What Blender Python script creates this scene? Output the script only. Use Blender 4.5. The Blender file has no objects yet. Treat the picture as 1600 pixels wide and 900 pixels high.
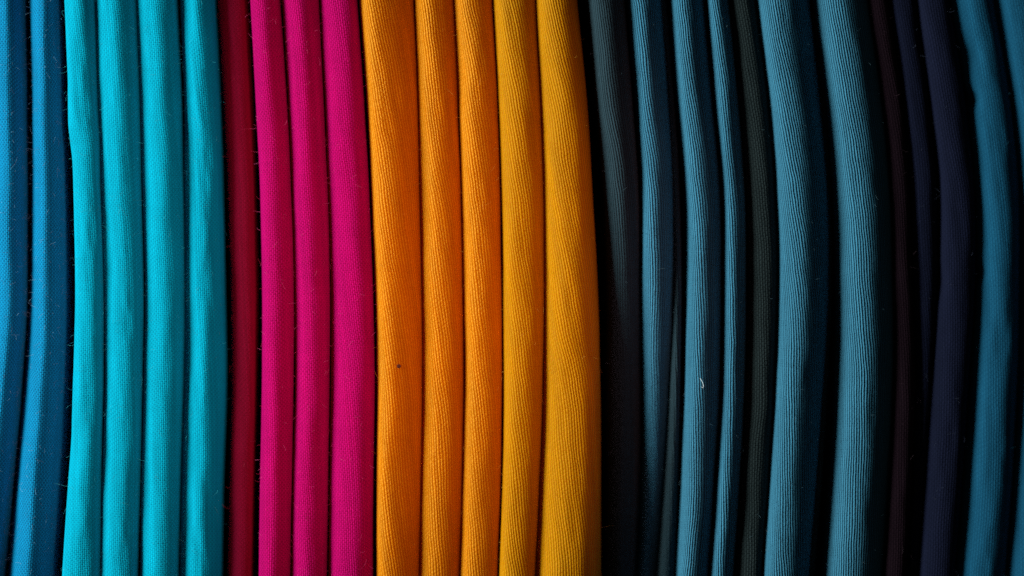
import bpy, math, random
import numpy as np
from mathutils import Vector

random.seed(7)
RNG = np.random.RandomState(11)
S = bpy.context.scene
COL = S.collection

# ------------------------------------------------------------------ camera
DIST = 0.42                      # camera stands 42 cm in front of the fold noses
cam_d = bpy.data.cameras.new('camera')
cam = bpy.data.objects.new('camera', cam_d); COL.objects.link(cam)
cam.location = (0, -DIST, 0)
cam.rotation_euler = (math.radians(90), 0, 0)
cam_d.sensor_width = 36
cam_d.lens = 36 * DIST / 0.16
cam_d.clip_start = 0.01; cam_d.clip_end = 20
cam_d.dof.use_dof = True
cam_d.dof.focus_distance = DIST + 0.0008
cam_d.dof.aperture_fstop = cam_d.lens / 42.0   # 42 mm wide opening: a macro shot with a shallow field
S.camera = cam

# ------------------------------------------------------------------ world and lamps
w = bpy.data.worlds.new('World'); S.world = w; w.use_nodes = True
w.node_tree.nodes['Background'].inputs[0].default_value = (0.75, 0.68, 0.62, 1)
w.node_tree.nodes['Background'].inputs[1].default_value = 0.026

def lamp(name, loc, target, sx, sy, power, col):
    d = bpy.data.lights.new(name, 'AREA'); d.shape = 'RECTANGLE'
    d.size = sx; d.size_y = sy; d.energy = power; d.color = col
    o = bpy.data.objects.new(name, d); COL.objects.link(o)
    o.location = loc
    o.rotation_euler = (Vector(target) - Vector(loc)).to_track_quat('-Z', 'Y').to_euler()
    return o
A = math.radians(68)
lamp('window_light', (-0.85*math.sin(A), -0.85*math.cos(A), 0.10), (0.01, 0, 0), 0.34, 0.40, 14.0, (0.80, 1.0, 1.0))
sd = bpy.data.lights.new('warm_fill_spot', 'SPOT')     # added fill for the shaded fold sides; its cone stops before the dark cloths
sd.energy = 4.6; sd.color = (1.0, 0.43, 0.44); sd.spot_size = math.radians(19); sd.spot_blend = 1.0; sd.shadow_soft_size = 0.02
so = bpy.data.objects.new('warm_fill_spot', sd); COL.objects.link(so)
so.location = (0.17, -0.36, -0.01)
so.rotation_euler = (Vector((-0.038, 0, 0)) - so.location).to_track_quat('-Z', 'Y').to_euler()

S.view_settings.view_transform = 'Standard'
S.view_settings.look = 'None'
S.view_settings.exposure = 0
S.view_settings.gamma = 1
S.cycles.max_bounces = 8
S.cycles.diffuse_bounces = 5
S.cycles.use_denoising = False

# ------------------------------------------------------------------ materials
def node_math(nt, op, a, b=None, c=None):
    n = nt.nodes.new('ShaderNodeMath'); n.operation = op
    for i, v in enumerate((a, b, c)):
        if v is None: continue
        if isinstance(v, (int, float)): n.inputs[i].default_value = v
        else: nt.links.new(v, n.inputs[i])
    return n.outputs[0]

def fabric(name, warp, weft, pu, pv, rib=0.35, bump=0.10, rough=0.75, spec=0.3, sheen=0.15,
           sheen_col=(1, 1, 1), blotch=0.26, slub=0.35, gloss=(1, 1, 1)):
    """woven cloth: warp threads run along v (period pu mm across), weft along u (period pv mm)"""
    m = bpy.data.materials.new(name); m.use_nodes = True
    nt = m.node_tree; L = nt.links
    P = nt.nodes['Principled BSDF']
    M = lambda *a: node_math(nt, *a)
    tc = nt.nodes.new('ShaderNodeUVMap'); tc.uv_map = 'cloth'
    sep = nt.nodes.new('ShaderNodeSeparateXYZ'); L.new(tc.outputs[0], sep.inputs[0])
    u, v = sep.outputs[0], sep.outputs[1]
    # uneven yarn: slow wander of both thread families
    def noise(scale_u, scale_v, detail=2.0, off=0.0):
        mp = nt.nodes.new('ShaderNodeMapping'); L.new(tc.outputs[0], mp.inputs[0])
        mp.inputs['Scale'].default_value = (scale_u, scale_v, 1)
        mp.inputs['Location'].default_value = (off, off*1.7, 0)
        n = nt.nodes.new('ShaderNodeTexNoise'); n.noise_dimensions = '2D'
        n.inputs['Scale'].default_value = 1.0; n.inputs['Detail'].default_value = detail
        L.new(mp.outputs[0], n.inputs['Vector'])
        return n.outputs['Fac']
    nu = noise(0.5, 0.22, 2, 3.1); nv = noise(0.25, 0.5, 2, 9.7)
    U = M('ADD', M('DIVIDE', u, pu), M('MULTIPLY', M('SUBTRACT', nu, 0.5), 0.8))
    V = M('ADD', M('DIVIDE', v, pv), M('MULTIPLY', M('SUBTRACT', nv, 0.5), 1.6))
    fi, fj = M('FLOOR', U), M('FLOOR', V)
    PI = math.pi
    ci = M('COSINE', M('MULTIPLY', M('ADD', M('SUBTRACT', V, 0.5), fi), PI))
    cj = M('COSINE', M('MULTIPLY', M('ADD', M('ADD', M('SUBTRACT', U, 0.5), fj), 1.0), PI))
    wu = M('ABSOLUTE', M('SINE', M('MULTIPLY', U, PI)))
    wv = M('ABSOLUTE', M('SINE', M('MULTIPLY', V, PI)))
    # per-thread thickness
    tw = nt.nodes.new('ShaderNodeTexWhiteNoise'); tw.noise_dimensions = '1D'; L.new(fi, tw.inputs['W'])
    tf = nt.nodes.new('ShaderNodeTexWhiteNoise'); tf.noise_dimensions = '1D'; L.new(fj, tf.inputs['W'])
    yn = noise(1.0/pu, 0.7, 3, 5.5)
    thick_w = M('MULTIPLY', M('ADD', M('MULTIPLY', tw.outputs[0], 0.35), 0.8), M('ADD', M('MULTIPLY', yn, slub), 1.0 - slub*0.5))
    thick_f = M('ADD', M('MULTIPLY', tf.outputs[0], 0.4), 0.8)
    k = 0.42
    hw = M('MULTIPLY', M('MULTIPLY', wu, M('ADD', M('MULTIPLY', ci, k*min(1, rib*1.6)), 1-k*min(1, rib*1.6))), thick_w)
    hf = M('MULTIPLY', M('MULTIPLY', M('MULTIPLY', wv, M('ADD', M('MULTIPLY', cj, k), 1-k)), thick_f), rib + 0.25)
    H = M('MAXIMUM', hw, hf)
    # soft fluff over the weave
    fl = noise(9.0, 5.0, 4, 1.3)
    Hf = M('ADD', H, M('MULTIPLY', fl, 0.5))
    bp = nt.nodes.new('ShaderNodeBump')
    bp.inputs['Strength'].default_value = 1.0
    bp.inputs['Distance'].default_value = bump * 1e-3
    if 'Filter Width' in bp.inputs: bp.inputs['Filter Width'].default_value = 0.3
    L.new(Hf, bp.inputs['Height'])
    L.new(bp.outputs[0], P.inputs['Normal'])
    # yarn colours: the darker weft paints shade into the thread gaps, each yarn a touch uneven
    fac = nt.nodes.new('ShaderNodeMapRange'); fac.interpolation_type = 'SMOOTHSTEP'
    L.new(M('SUBTRACT', hw, hf), fac.inputs[0])
    fac.inputs[1].default_value = -0.15; fac.inputs[2].default_value = 0.30
    mx = nt.nodes.new('ShaderNodeMix'); mx.data_type = 'RGBA'
    mx.inputs[6].default_value = (*weft, 1); mx.inputs[7].default_value = (*warp, 1)
    L.new(fac.outputs[0], mx.inputs[0])
    bn = noise(0.35, 0.12, 4, 7.0)
    fine = noise(3.0, 1.6, 3, 2.0)
    val = M('ADD', M('ADD', 1.0 - blotch*0.5 - 0.14, M('MULTIPLY', bn, blotch)),
            M('ADD', M('MULTIPLY', fine, 0.16), M('MULTIPLY', M('SUBTRACT', tw.outputs[0], 0.5), 0.16)))
    hs = nt.nodes.new('ShaderNodeHueSaturation'); L.new(mx.outputs[2], hs.inputs['Color']); L.new(val, hs.inputs['Value'])
    L.new(hs.outputs[0], P.inputs['Base Color'])
    P.inputs['Roughness'].default_value = rough
    P.inputs['Specular IOR Level'].default_value = spec
    P.inputs['Specular Tint'].default_value = (*gloss, 1)
    P.inputs['Sheen Weight'].default_value = sheen
    P.inputs['Sheen Roughness'].default_value = 0.45
    P.inputs['Sheen Tint'].default_value = (*sheen_col, 1)
    return m

def fibre_mat(name, col):
    m = bpy.data.materials.new(name); m.use_nodes = True
    nt = m.node_tree; P = nt.nodes['Principled BSDF']
    n = nt.nodes.new('ShaderNodeTexNoise'); n.inputs['Scale'].default_value = 900
    r = nt.nodes.new('ShaderNodeMix'); r.data_type = 'RGBA'
    r.inputs[6].default_value = (*[c*0.7 for c in col], 1); r.inputs[7].default_value = (*col, 1)
    nt.links.new(n.outputs['Fac'], r.inputs[0]); nt.links.new(r.outputs[2], P.inputs['Base Color'])
    P.inputs['Roughness'].default_value = 0.6
    P.inputs['Specular IOR Level'].default_value = 0.2
    return m

MAT = {
 'blue':    fabric('bright_blue_cotton', (0.002, 0.26, 0.49), (0.001, 0.13, 0.27), 0.31, 0.32, 0.7, 0.09, 0.8, 0.06, 0.5, (0.02, 0.5, 1)),
 'turq':    fabric('turquoise_cotton', (0.0, 0.37, 0.51), (0.0, 0.28, 0.40), 0.34, 0.33, 0.75, 0.07, 0.85, 0.04, 0.0, (0.3, 1, 1)),
 'crimson': fabric('shaded_magenta_cotton', (0.23, 0.001, 0.025), (0.17, 0.001, 0.018), 0.34, 0.34, 0.75, 0.06, 0.85, 0.08, 0.0),  # magenta darkened towards red: the recessed fold's shade is in its colour
 'magenta': fabric('magenta_cotton', (0.53, 0.002, 0.125), (0.36, 0.001, 0.075), 0.35, 0.33, 0.5, 0.15, 0.85, 0.03, 0.0, (1, 0.3, 0.6)),
 'orange':  fabric('orange_cotton', (0.60, 0.160, 0.0), (0.50, 0.085, 0.0), 0.43, 0.34, 0.22, 0.10, 0.46, 0.75, 0.0, gloss=(1, 0.55, 0.02)),
 'golden':  fabric('golden_yellow_cotton', (0.53, 0.190, 0.0), (0.46, 0.10, 0.0), 0.43, 0.34, 0.22, 0.10, 0.5, 0.4, 0.0, gloss=(1, 0.6, 0.02)),
 'slate':   fabric('slate_blue_ribbed_cotton', (0.055, 0.205, 0.305), (0.003, 0.025, 0.052), 0.41, 0.34, 0.14, 0.22, 0.85, 0.06, 0.08, (0.15, 0.6, 0.85)),
 'slate_shade':   fabric('shaded_slate_ribbed_cotton', (0.025, 0.048, 0.060), (0.003, 0.006, 0.008), 0.41, 0.34, 0.14, 0.17, 0.8, 0.08, 0.05),  # dimmed slate, shade of the folds set back put into the colour
 'slate_deep_shade':    fabric('deep_shaded_slate_ribbed_cotton', (0.026, 0.035, 0.035), (0.012, 0.017, 0.018), 0.42, 0.34, 0.40, 0.12, 0.85, 0.10, 0.02),  # slate greyed further, so the colour carries the shade of recessed folds
 'maroon':  fabric('maroon_black_cotton', (0.020, 0.007, 0.012), (0.014, 0.005, 0.009), 0.40, 0.36, 0.5, 0.08, 0.9, 0.08, 0.01),
 'navy':    fabric('navy_cotton', (0.010, 0.011, 0.031), (0.007, 0.008, 0.022), 0.40, 0.36, 0.5, 0.08, 0.9, 0.08, 0.01),
 'petrol':  fabric('petrol_blue_cotton', (0.011, 0.100, 0.180), (0.007, 0.076, 0.145), 0.40, 0.36, 0.5, 0.08, 0.9, 0.08, 0.02),
}
FIB = {
 'blue': fibre_mat('pale_blue_fibre', (0.22, 0.45, 0.62)), 'turq': fibre_mat('turquoise_fibre', (0.06, 0.55, 0.6)),
 'crimson': fibre_mat('crimson_fibre', (0.55, 0.03, 0.08)), 'magenta': fibre_mat('pink_fibre', (0.85, 0.08, 0.25)),
 'orange': fibre_mat('orange_fibre', (0.9, 0.4, 0.05)), 'slate': fibre_mat('slate_fibre', (0.16, 0.24, 0.28)),
 'navy': fibre_mat('grey_fibre', (0.08, 0.08, 0.12)), 'petrol': fibre_mat('petrol_fibre', (0.04, 0.18, 0.26)),
 'maroon': fibre_mat('brown_fibre', (0.08, 0.04, 0.05)), 'white': fibre_mat('white_lint_fibre', (0.8, 0.85, 0.88)),
}

# ------------------------------------------------------------------ geometry helpers
MM = 1e-3
def lattice(nx, ny, rng): return rng.rand(ny + 4, nx + 4) * 2 - 1
def smooth_noise(lat, x, y):
    """bicubic-ish value noise; x, y in lattice units"""
    xi = np.floor(x).astype(int); yi = np.floor(y).astype(int)
    fx = x - xi; fy = y - yi
    fx = fx*fx*fx*(fx*(fx*6-15)+10); fy = fy*fy*fy*(fy*(fy*6-15)+10)
    H, W = lat.shape
    g = lambda a, b: lat[b % H, a % W]
    return ((g(xi, yi)*(1-fx)+g(xi+1, yi)*fx)*(1-fy)+(g(xi, yi+1)*(1-fx)+g(xi+1, yi+1)*fx)*fy)

def curve_through(knots, ys):
    """Catmull-Rom (non-uniform Hermite) through (y, value) knots"""
    ky = np.array([k[0] for k in knots], float); kv = np.array([k[1] for k in knots], float)
    m = np.zeros(len(ky))
    m[1:-1] = (kv[2:] - kv[:-2]) / (ky[2:] - ky[:-2])
    m[0] = (kv[1]-kv[0])/(ky[1]-ky[0]); m[-1] = (kv[-1]-kv[-2])/(ky[-1]-ky[-2])
    i = np.clip(np.searchsorted(ky, ys) - 1, 0, len(ky)-2)
    h = ky[i+1]-ky[i]; t = (ys-ky[i])/h
    res = ((2*t**3-3*t**2+1)*kv[i] + (t**3-2*t**2+t)*h*m[i] + (-2*t**3+3*t**2)*kv[i+1] + (t**3-t**2)*h*m[i+1])
    res = np.where(t < 0, kv[0] + (ys-ky[0])*m[0]*0.6, res)
    res = np.where(t > 1, kv[-1] + (ys-ky[-1])*m[-1]*0.6, res)
    return res

ROWS = [0, 150, 300, 450, 600, 750, 900]
NZ, NN, NF = 340, 44, 12        # rows along the fold, points round the nose, points down each flank
Y0, Y1 = -190.0, 1090.0         # the folds run on past the frame, in the same 0.1 mm units
BACK = 0.020                    # every fold is 2 cm deep

def make_fold(f, mat, parent, seed):
    rng = np.random.RandomState(seed)
    yy = np.linspace(Y0, Y1, NZ)
    rows = f.get('rows', ROWS)
    l = curve_through(list(zip(rows, f['l'])), yy); r = curve_through(list(zip(rows, f['r'])), yy)
    rec = f.get('rec', 0.0)
    rec = curve_through(list(zip(ROWS, rec)), yy) if isinstance(rec, (list, tuple)) else np.full(NZ, rec, float)
    rec = rec * MM
    apex = f.get('apex', 0.1); apex = curve_through(list(zip(ROWS, apex)), yy) if isinstance(apex, (list, tuple)) else np.full(NZ, apex, float)
    n = f.get('n', 1.9); aspect = f.get('h', 1.25)
    lat = lattice(8, 80, rng); lat2 = lattice(8, 80, rng); lat3 = lattice(8, 80, rng)
    z0 = rng.rand()*50
    apex = apex + f.get('wander', 0.07) * smooth_noise(lat3, np.zeros(NZ)+1, yy/110.0 + z0)
    wpx = (r - l) / 2
    h = np.maximum(wpx * 1e-4 * aspect, 0.0012)
    k = (DIST + rec + h*0.8) / DIST                     # the widest line of the fold lies behind the focus plane
    cx = ((l + r)/2 - 800) * 1e-4 * k
    ww = wpx * 1e-4 * k
    z = (450 - yy) * 1e-4 * (DIST + rec) / DIST
    th = np.linspace(math.pi, 0, NN)
    X = np.sign(np.cos(th)) * np.abs(np.cos(th))**(2/n)
    Yn = np.sin(th)**(2/n)
    fl = np.linspace(0, 1, NF+1)[1:]
    # profile across: left flank (back to front), nose, right flank (front to back)
    Xp = np.concatenate([-1 + 0.10*fl[::-1], X, 1 - 0.10*fl])
    nose = np.concatenate([np.zeros(NF), Yn, np.zeros(NF)])
    back = np.concatenate([fl[::-1], np.zeros(NN), fl])
    NP = len(Xp)
    Xs = Xp[None, :] + apex[:, None] * np.clip(1 - Xp[None, :]**2, 0, 1) * (nose[None, :] > 0)
    px = cx[:, None] + ww[:, None] * Xs
    py = rec[:, None] + h[:, None]*(1-nose[None, :]) + back[None, :] * (BACK - h - rec)[:, None]
    pz = np.repeat(z[:, None], NP, 1)
    # soft wrinkles pushed along the surface
    amp = f.get('amp', 0.10) * MM
    arc = np.cumsum(np.concatenate([np.zeros((NZ, 1)), np.hypot(np.diff(px, axis=1), np.diff(py, axis=1))], 1), 1)
    arc -= arc[:, NF + NN//2][:, None]
    a_mm = arc / MM; z_mm = pz / MM
    d = (smooth_noise(lat, a_mm/2.2 + 3, z_mm/9.0 + z0) * 0.9 + smooth_noise(lat2, a_mm/1.1 + 3 + z_mm*0.06, z_mm/4.0 + z0) * 0.35
         + smooth_noise(lat3, a_mm/0.7 + 3 + z_mm*0.2, z_mm/1.6 + z0) * 0.10)
    gx = np.gradient(px, axis=1); gy = np.gradient(py, axis=1); gl = np.hypot(gx, gy) + 1e-12
    nx, ny = gy/gl, -gx/gl                              # outward: towards the camera at the nose
    side = 0.25 + 0.75*nose[None, :]
    px = px + nx * d * amp * side; py = py + ny * d * amp * side
    for (dx, dy, sx, sy, dep, ax) in f.get('dents', []):
        X0 = (dx-800)*1e-4; Z0 = (450-dy)*1e-4
        g = np.exp(-((px-X0)/(sx*1e-4))**2 - ((pz-Z0)/(sy*1e-4))**2)
        py = py + g*dep*MM; px = px + g*ax*MM
    # cloth coordinates in mm, sheared so the threads drift across the fold as they do where the cloth was pulled
    sh = f.get('shear', 0.05)
    wob = smooth_noise(lat2, z_mm*0 + 1.5, z_mm/25.0 + z0 + 7) * 0.8
    U = a_mm + sh * z_mm + wob + rng.rand()*40 + 40
    V = z_mm + 0.12*a_mm*rng.uniform(-1, 1) + rng.rand()*40 + 60 + smooth_noise(lat, a_mm/4+2, z_mm/12+z0)*0.5
    co = np.stack([px, py, pz], -1).reshape(-1, 3)
    idx = np.arange(NZ*NP).reshape(NZ, NP)
    q = np.stack([idx[:-1, :-1], idx[1:, :-1], idx[1:, 1:], idx[:-1, 1:]], -1).reshape(-1, 4)
    backq = np.stack([idx[:-1, -1], idx[1:, -1], idx[1:, 0], idx[:-1, 0]], -1)
    faces = np.concatenate([q, backq]).tolist()
    faces.append(idx[0, :].tolist()); faces.append(idx[-1, ::-1].tolist())
    me = bpy.data.meshes.new('fold')
    me.from_pydata(co.tolist(), [], faces)
    uv = me.uv_layers.new(name='cloth')
    vi = np.zeros(len(me.loops), int); me.loops.foreach_get('vertex_index', vi)
    uvv = np.stack([U.ravel(), V.ravel()], -1)[vi]
    uv.data.foreach_set('uv', uvv.ravel())
    me.polygons.foreach_set('use_smooth', [True]*(len(faces)-2-len(backq)) + [False]*(len(backq)+2))
    me.materials.append(mat); me.update()
    o = bpy.data.objects.new('fold', me); COL.objects.link(o); o.parent = parent
    if f.get('label'): o['label'] = f['label']
    N = np.stack([nx, ny], -1)
    return dict(px=px, py=py, pz=pz, nx=nx, ny=ny, NP=NP)

def tube_mesh(paths, radius):
    V, F = [], []
    for P in paths:
        P = np.asarray(P); T = np.gradient(P, axis=0); T /= np.linalg.norm(T, axis=1)[:, None] + 1e-12
        ref = np.array([0.31, 0.2, 0.93]); A_ = np.cross(T, ref); A_ /= np.linalg.norm(A_, axis=1)[:, None] + 1e-12
        B_ = np.cross(T, A_); m = len(P); b = len(V)
        rr = radius * np.where(np.arange(m) == m-1, 0.35, 1.0)
        for s in range(3):
            a = 2*math.pi*s/3
            ring = P + (A_*math.cos(a) + B_*math.sin(a)) * rr[:, None]
            V.extend(ring.tolist())
        for i in range(m-1):
            for s in range(3):
                s2 = (s+1) % 3
                F.append((b+s*m+i, b+s2*m+i, b+s2*m+i+1, b+s*m+i+1))
        F.append((b, b+m, b+2*m)); F.append((b+m-1, b+3*m-1, b+2*m-1))
    me = bpy.data.meshes.new('fibres'); me.from_pydata(V, [], F); me.update()
    return me

def fuzz(grids, count, mat, parent, seed, length=(0.4, 1.6), radius=0.011, bias=0.5):
    rng = np.random.RandomState(seed); paths = []
    for g in grids:
        NP = g['NP']
        for _ in range(count):
            iz = rng.randint(0, NZ)
            if rng.rand() < bias: ip = NF + int(rng.choice([rng.randint(0, 9), NN-1-rng.randint(0, 12)]))
            else: ip = NF + rng.randint(2, NN-2)
            p = np.array([g['px'][iz, ip], g['py'][iz, ip], g['pz'][iz, ip]])
            nrm = np.array([g['nx'][iz, ip], g['ny'][iz, ip], 0.0])
            Lh = rng.uniform(*length) * MM * (1.8 if rng.rand() < 0.06 else 1)
            d = nrm*rng.uniform(0.15, 0.9) + rng.normal(size=3)*0.55; d /= np.linalg.norm(d)
            curl = rng.normal(size=3)*0.45
            pts = [p - nrm*0.01*MM]; m = 7
            for i in range(m):
                d = d + curl*0.35 + rng.normal(size=3)*0.12
                dn = d @ nrm
                h = (pts[-1]-p) @ nrm
                if dn < 0 and h < 0.08*MM: d = d - dn*nrm
                d /= np.linalg.norm(d)
                pts.append(pts[-1] + d*Lh/m)
            paths.append(pts)
    me = tube_mesh(paths, radius*MM); me.name = 'fuzz'; me.materials.append(mat)
    o = bpy.data.objects.new('fuzz', me); COL.objects.link(o); o.parent = parent; o['kind'] = 'stuff'

def cloth(name, label, group, mat, folds, seed, fuzz_n, fib, **fz):
    x = np.mean([((f['l'][3] + f['r'][3])/2 - 800)*1e-4 for f in folds])
    e = bpy.data.objects.new(name, None); COL.objects.link(e)
    e.empty_display_size = 0.01
    e['label'] = label; e['category'] = 'folded cloth'; e['group'] = group
    gs = [make_fold(f, MAT[f.get('mat', mat)], e, seed*100+i) for i, f in enumerate(folds)]
    if fuzz_n: fuzz(gs, fuzz_n, FIB[fib], e, seed, **fz)
    return e

# ------------------------------------------------------------------ surroundings: dark board behind, dark shelf below
def plain_mat(name, col):
    m = bpy.data.materials.new(name); m.use_nodes = True
    nt = m.node_tree; P = nt.nodes['Principled BSDF']
    n = nt.nodes.new('ShaderNodeTexNoise'); n.inputs['Scale'].default_value = 60; n.inputs['Detail'].default_value = 6
    r = nt.nodes.new('ShaderNodeValToRGB')
    r.color_ramp.elements[0].color = (*[c*0.7 for c in col], 1); r.color_ramp.elements[1].color = (*[c*1.3 for c in col], 1)
    nt.links.new(n.outputs['Fac'], r.inputs[0]); nt.links.new(r.outputs[0], P.inputs['Base Color'])
    P.inputs['Roughness'].default_value = 0.9
    return m
def block(name, lo, hi, mat):
    x0, y0, z0 = lo; x1, y1, z1 = hi
    v = [(x0,y0,z0),(x1,y0,z0),(x1,y1,z0),(x0,y1,z0),(x0,y0,z1),(x1,y0,z1),(x1,y1,z1),(x0,y1,z1)]
    fc = [(0,3,2,1),(4,5,6,7),(0,1,5,4),(1,2,6,5),(2,3,7,6),(3,0,4,7)]
    me = bpy.data.meshes.new(name); me.from_pydata(v, [], fc); me.materials.append(mat); me.update()
    o = bpy.data.objects.new(name, me); COL.objects.link(o); o['kind'] = 'structure'
    return o
dark = plain_mat('black_painted_board', (0.006, 0.006, 0.007))
ZB = (450 - Y1) * 1e-4
block('background', (-0.16, 0.0215, ZB*1.05), (0.16, 0.030, 0.085), dark)
block('shelf', (-0.16, -0.02, ZB*1.05 - 0.008), (0.16, 0.030, ZB*1.05 - 0.0002), dark)

# ------------------------------------------------------------------ the cloths, left to right
G = 'folded cloths standing side by side'
cloth('folded_cloth', 'bright sky blue cloth with two fuzzy folds at the far left edge', G, 'blue', [
    dict(l=[-32,-30,-26,-22,-34,-52,-72], r=[43,45,46,45,37,26,9], rec=1.2, apex=.28, n=1.6, h=1.5, shear=0.02),
    dict(l=[46,49,49,47,38,25,13], r=[94,98,103,106,105,97,86], rec=0.6, apex=0.06, n=1.68, h=1.6, shear=0.01),
    ], 1, 700, 'blue', length=(0.3, 1.5), radius=0.012)
cloth('folded_cloth', 'turquoise cloth with four folds between the sky blue cloth and the crimson-shaded one', G, 'turq', [
    dict(rows=[0,110,190,222,250,300,450,600,680,750,900], l=[100,105,106,109,112.5,114,117,114,111,106,97], r=[147,150,153,155,155,156,161,160,158,157,156],
         rec=0, apex=.14, n=1.78, h=.75, amp=.2, dents=[(120,225,16,22,.25,0)]),
    dict(l=[147,152,157,162,163,159,156], r=[212,217,220,223,221,218,214], rec=.1, apex=.12, n=1.78, h=.75, amp=.17),
    dict(l=[212,218,222,226,224,221,219], r=[275,282,285,287,285,280,277], rec=.3, apex=.12, n=1.78, h=.85, amp=.10),
    dict(l=[281,287,288,288,287,283,281], r=[335,342,347,350,352,347,345], rec=1.0, apex=.1, n=1.65, h=1.0, amp=.24),
    ], 2, 170, 'turq')
cloth('folded_cloth', 'magenta cloth with shade put into its dull crimson colour, one narrow recessed fold right of the turquoise cloth', G, 'crimson', [
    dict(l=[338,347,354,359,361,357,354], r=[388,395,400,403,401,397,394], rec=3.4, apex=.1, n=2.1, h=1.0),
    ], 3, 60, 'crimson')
cloth('folded_cloth', 'bright magenta pink cloth with three folds left of the orange cloth', G, 'magenta', [
    dict(l=[391,399,406,409,409,406,404], r=[437,447,455,459,458,456,453], rec=.3, apex=-.06, n=1.75, h=1.15),
    dict(l=[441,450,456,460,461,457,455], r=[498,505,512,515,514,512,510], rec=.2, apex=-.02, n=1.75, h=1.1),
    dict(l=[500,507,513,517,517,515,513], r=[558,568,577,583,586,584,583], rec=0, apex=.16, n=1.9, h=1.0, shear=.10),
    ], 4, 200, 'magenta')
cloth('folded_cloth', 'golden orange cloth with five smooth folds, last one widest and most yellow', G, 'orange', [
    dict(l=[561,573,580,586,589,588,588], r=[647,652,655,658,659,657,654], rec=0, apex=-.36, n=1.85, h=.95, shear=.13),
    dict(l=[648,653,656,659,660,657,654], r=[708,715,720,723,724,722,718], rec=1.2, apex=-.12, n=2.05, h=.9, shear=.12),
    dict(l=[709,716,721,724,726,722,718], r=[770,779,783,785,786,785,779], rec=1.3, apex=-.15, n=2.05, h=.9, shear=.12),
    dict(l=[771,779,784,786,787,785,780], r=[838,844,849,850,848,843,836], rec=.45, apex=-.10, n=2.1, h=.9, shear=.16, mat='golden', label='golden yellow fold'),
    dict(l=[837,844,849,850,849,843,836], r=[902,917,926,934,938,939,939], rec=-.1, apex=.02, n=2.1, h=.95, shear=.16, mat='golden', label='widest fold, mustard yellow'),
    ], 5, 70, 'orange')
cloth('folded_cloth', 'slate blue ribbed cloth in narrow shadowy folds right of the orange cloth', G, 'slate', [
    dict(l=[919,932,945,950,950,950,948], r=[976,988,998,1001,1002,998,991], rec=[-.4,-.1,.9,3.0,5,6,6], apex=-.1, n=1.8, mat='slate_shade', label='slate fold coloured dull blue grey for shade, fading to black'),
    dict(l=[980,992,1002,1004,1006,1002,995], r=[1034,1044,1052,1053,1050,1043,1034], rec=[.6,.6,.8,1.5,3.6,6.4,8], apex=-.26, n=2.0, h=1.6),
    dict(l=[1027,1040,1048,1051,1048,1041,1029], r=[1042,1054,1062,1065,1063,1059,1053], rec=[4.2,4.0,3.6,3.0,3.3,4.6,5.4], apex=0, n=1.8, mat='slate_shade', label='thin slate fold coloured dull blue grey for shade'),
    dict(l=[1048,1058,1071,1073,1070,1066,1059], r=[1101,1113,1126,1128,1126,1117,1107], rec=.5, apex=-.26, n=2.0, h=1.6),
    dict(l=[1105,1117,1130,1131,1129,1120,1110], r=[1139,1153,1164,1166,1164,1156,1147], rec=.8, apex=-.24, n=2.0, h=1.6),
    dict(l=[1133,1150,1163,1167,1163,1155,1145], r=[1180,1199,1211,1214,1210,1201,1191], rec=1.9, apex=.1, n=2.2, mat='slate_deep_shade', label='slate fold coloured charcoal for shade'),
    ], 6, 60, 'slate', bias=.25, length=(.25, 1.0))
cloth('folded_cloth', 'teal blue corded cloth with two broad bright folds right of the charcoal fold', G, 'slate', [
    dict(l=[1179,1198,1210,1213,1209,1200,1190], r=[1266,1282,1294,1296,1287,1277,1265], rec=.1, apex=-.22, n=2.0, h=1.35, shear=.10),
    dict(l=[1268,1278,1283,1285,1277,1267,1255], r=[1283,1293,1298,1300,1293,1284,1272], rec=4.2, apex=0, n=2, mat='slate_deep_shade', label='thin fold coloured charcoal for deep shadow'),
    dict(l=[1269,1287,1300,1306,1305,1298,1287], r=[1362,1382,1396,1400,1400,1392,1382], rec=.4, apex=-.18, n=2.0, h=1.35, shear=.06),
    ], 7, 220, 'slate', bias=.3, length=(.25, 1.0))
cloth('folded_cloth', 'blackish maroon cloth with one fold deep in shadow right of the teal cloth', G, 'maroon', [
    dict(l=[1354,1376,1390,1395,1395,1390,1382], r=[1387,1409,1421,1425,1430,1424,1416], rec=2.4, apex=0, n=2.2, h=.8),
    ], 8, 60, 'maroon')
cloth('folded_cloth', 'dark navy cloth with a thin fold and a broad fold left of the petrol cloth', G, 'navy', [
    dict(l=[1386,1409,1421,1425,1430,1424,1416], r=[1430,1450,1464,1464,1455,1445,1434], rec=[3.0,3.0,3.2,3.5,3.8,4.2,4.2], apex=0, n=2.2, h=.8),
    dict(l=[1432,1450,1468,1466,1457,1447,1436], r=[1482,1507,1522,1523,1513,1503,1491], rec=3.0, apex=0, n=2.3, h=.7, wander=.03,
         dents=[(1466,440,16,26,.6,.2)]),
    ], 9, 60, 'navy')
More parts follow.
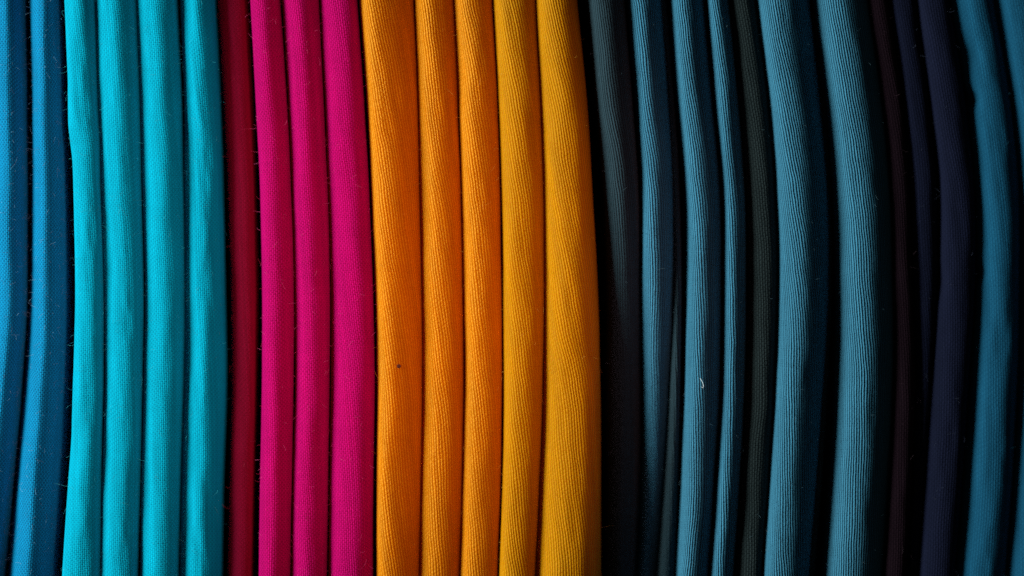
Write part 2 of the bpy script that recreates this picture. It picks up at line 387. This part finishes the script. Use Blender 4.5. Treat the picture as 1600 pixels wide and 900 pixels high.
cloth('folded_cloth', 'petrol blue cloth, softly blurred, with two broad folds at the right edge', G, 'petrol', [
    dict(l=[1482,1508,1522,1525,1515,1504,1492], r=[1553,1578,1592,1593,1590,1582,1571], rec=3.5, apex=0.1, n=2.0, h=.85, amp=.14, wander=.02,
         dents=[(1516,152,15,14,1.5,.5), (1522,82,18,22,.4,.1), (1527,425,13,13,1.6,.5)]),
    dict(l=[1552,1578,1592,1593,1592,1583,1571], r=[1640,1660,1680,1690,1688,1680,1668], rec=3.9, apex=0.05, n=2.3, h=.7, amp=.12, wander=.02),
    ], 10, 40, 'petrol')

# ------------------------------------------------------------------ loose bits
def at(px, py, y): return np.array([(px-800)*1e-4*(DIST+y)/DIST, y, (450-py)*1e-4*(DIST+y)/DIST])
bpy.context.view_layer.update()
def on_cloth(px, py, lift):
    d = (at(px, py, 0) - np.array([0, -DIST, 0])); d = Vector(d.tolist()).normalized()
    hit, loc, *_ = S.ray_cast(bpy.context.evaluated_depsgraph_get(), Vector((0, -DIST, 0)), d)
    return np.array(loc - d*lift)
def strand(name, label, pts, lift, radius, mat):
    P = [on_cloth(a, b, (lift + 0.12*math.sin(i*1.3))*MM) for i, (a, b) in enumerate(pts)]
    ym = sorted(p[1] for p in P)[len(P)//2]
    for p in P: p[1] = min(p[1], ym)
    # resample smoothly
    K = np.array(P); t = np.arange(len(K)); tt = np.linspace(0, len(K)-1, len(K)*5)
    Q = np.stack([curve_through(list(zip(t, K[:, i])), tt) for i in range(3)], -1)
    me = tube_mesh([Q], radius*MM); me.name = name; me.materials.append(mat)
    o = bpy.data.objects.new(name, me); COL.objects.link(o)
    o['label'] = label; o['category'] = 'lint'
    return o
strand('lint_thread', 'short pale hooked lint thread on the slate blue fold', [(1094,591),(1097,596),(1099,602),(1098,606),(1095,604)], 0.15, 0.05, FIB['white'])
strand('lint_thread', 'curled grey lint thread in the shadow beside the charcoal fold', [(1151,680),(1155,687),(1158,696),(1160,704),(1155,706),(1153,702)], 0.15, 0.035, FIB['slate'])
me = bpy.data.meshes.new('dark_speck')
import bmesh
bm = bmesh.new(); bmesh.ops.create_icosphere(bm, subdivisions=2, radius=0.00034)
for v in bm.verts: v.co *= 1 + random.uniform(-.25, .25); v.co.y *= 0.5
bm.to_mesh(me); bm.free()
me.materials.append(fibre_mat('brown_speck', (0.10, 0.015, 0.004)))
o = bpy.data.objects.new('dark_speck', me); COL.objects.link(o); o.location = on_cloth(623, 572, 0.00002)
o['label'] = 'tiny dark brown speck on the first golden orange fold'; o['category'] = 'speck'
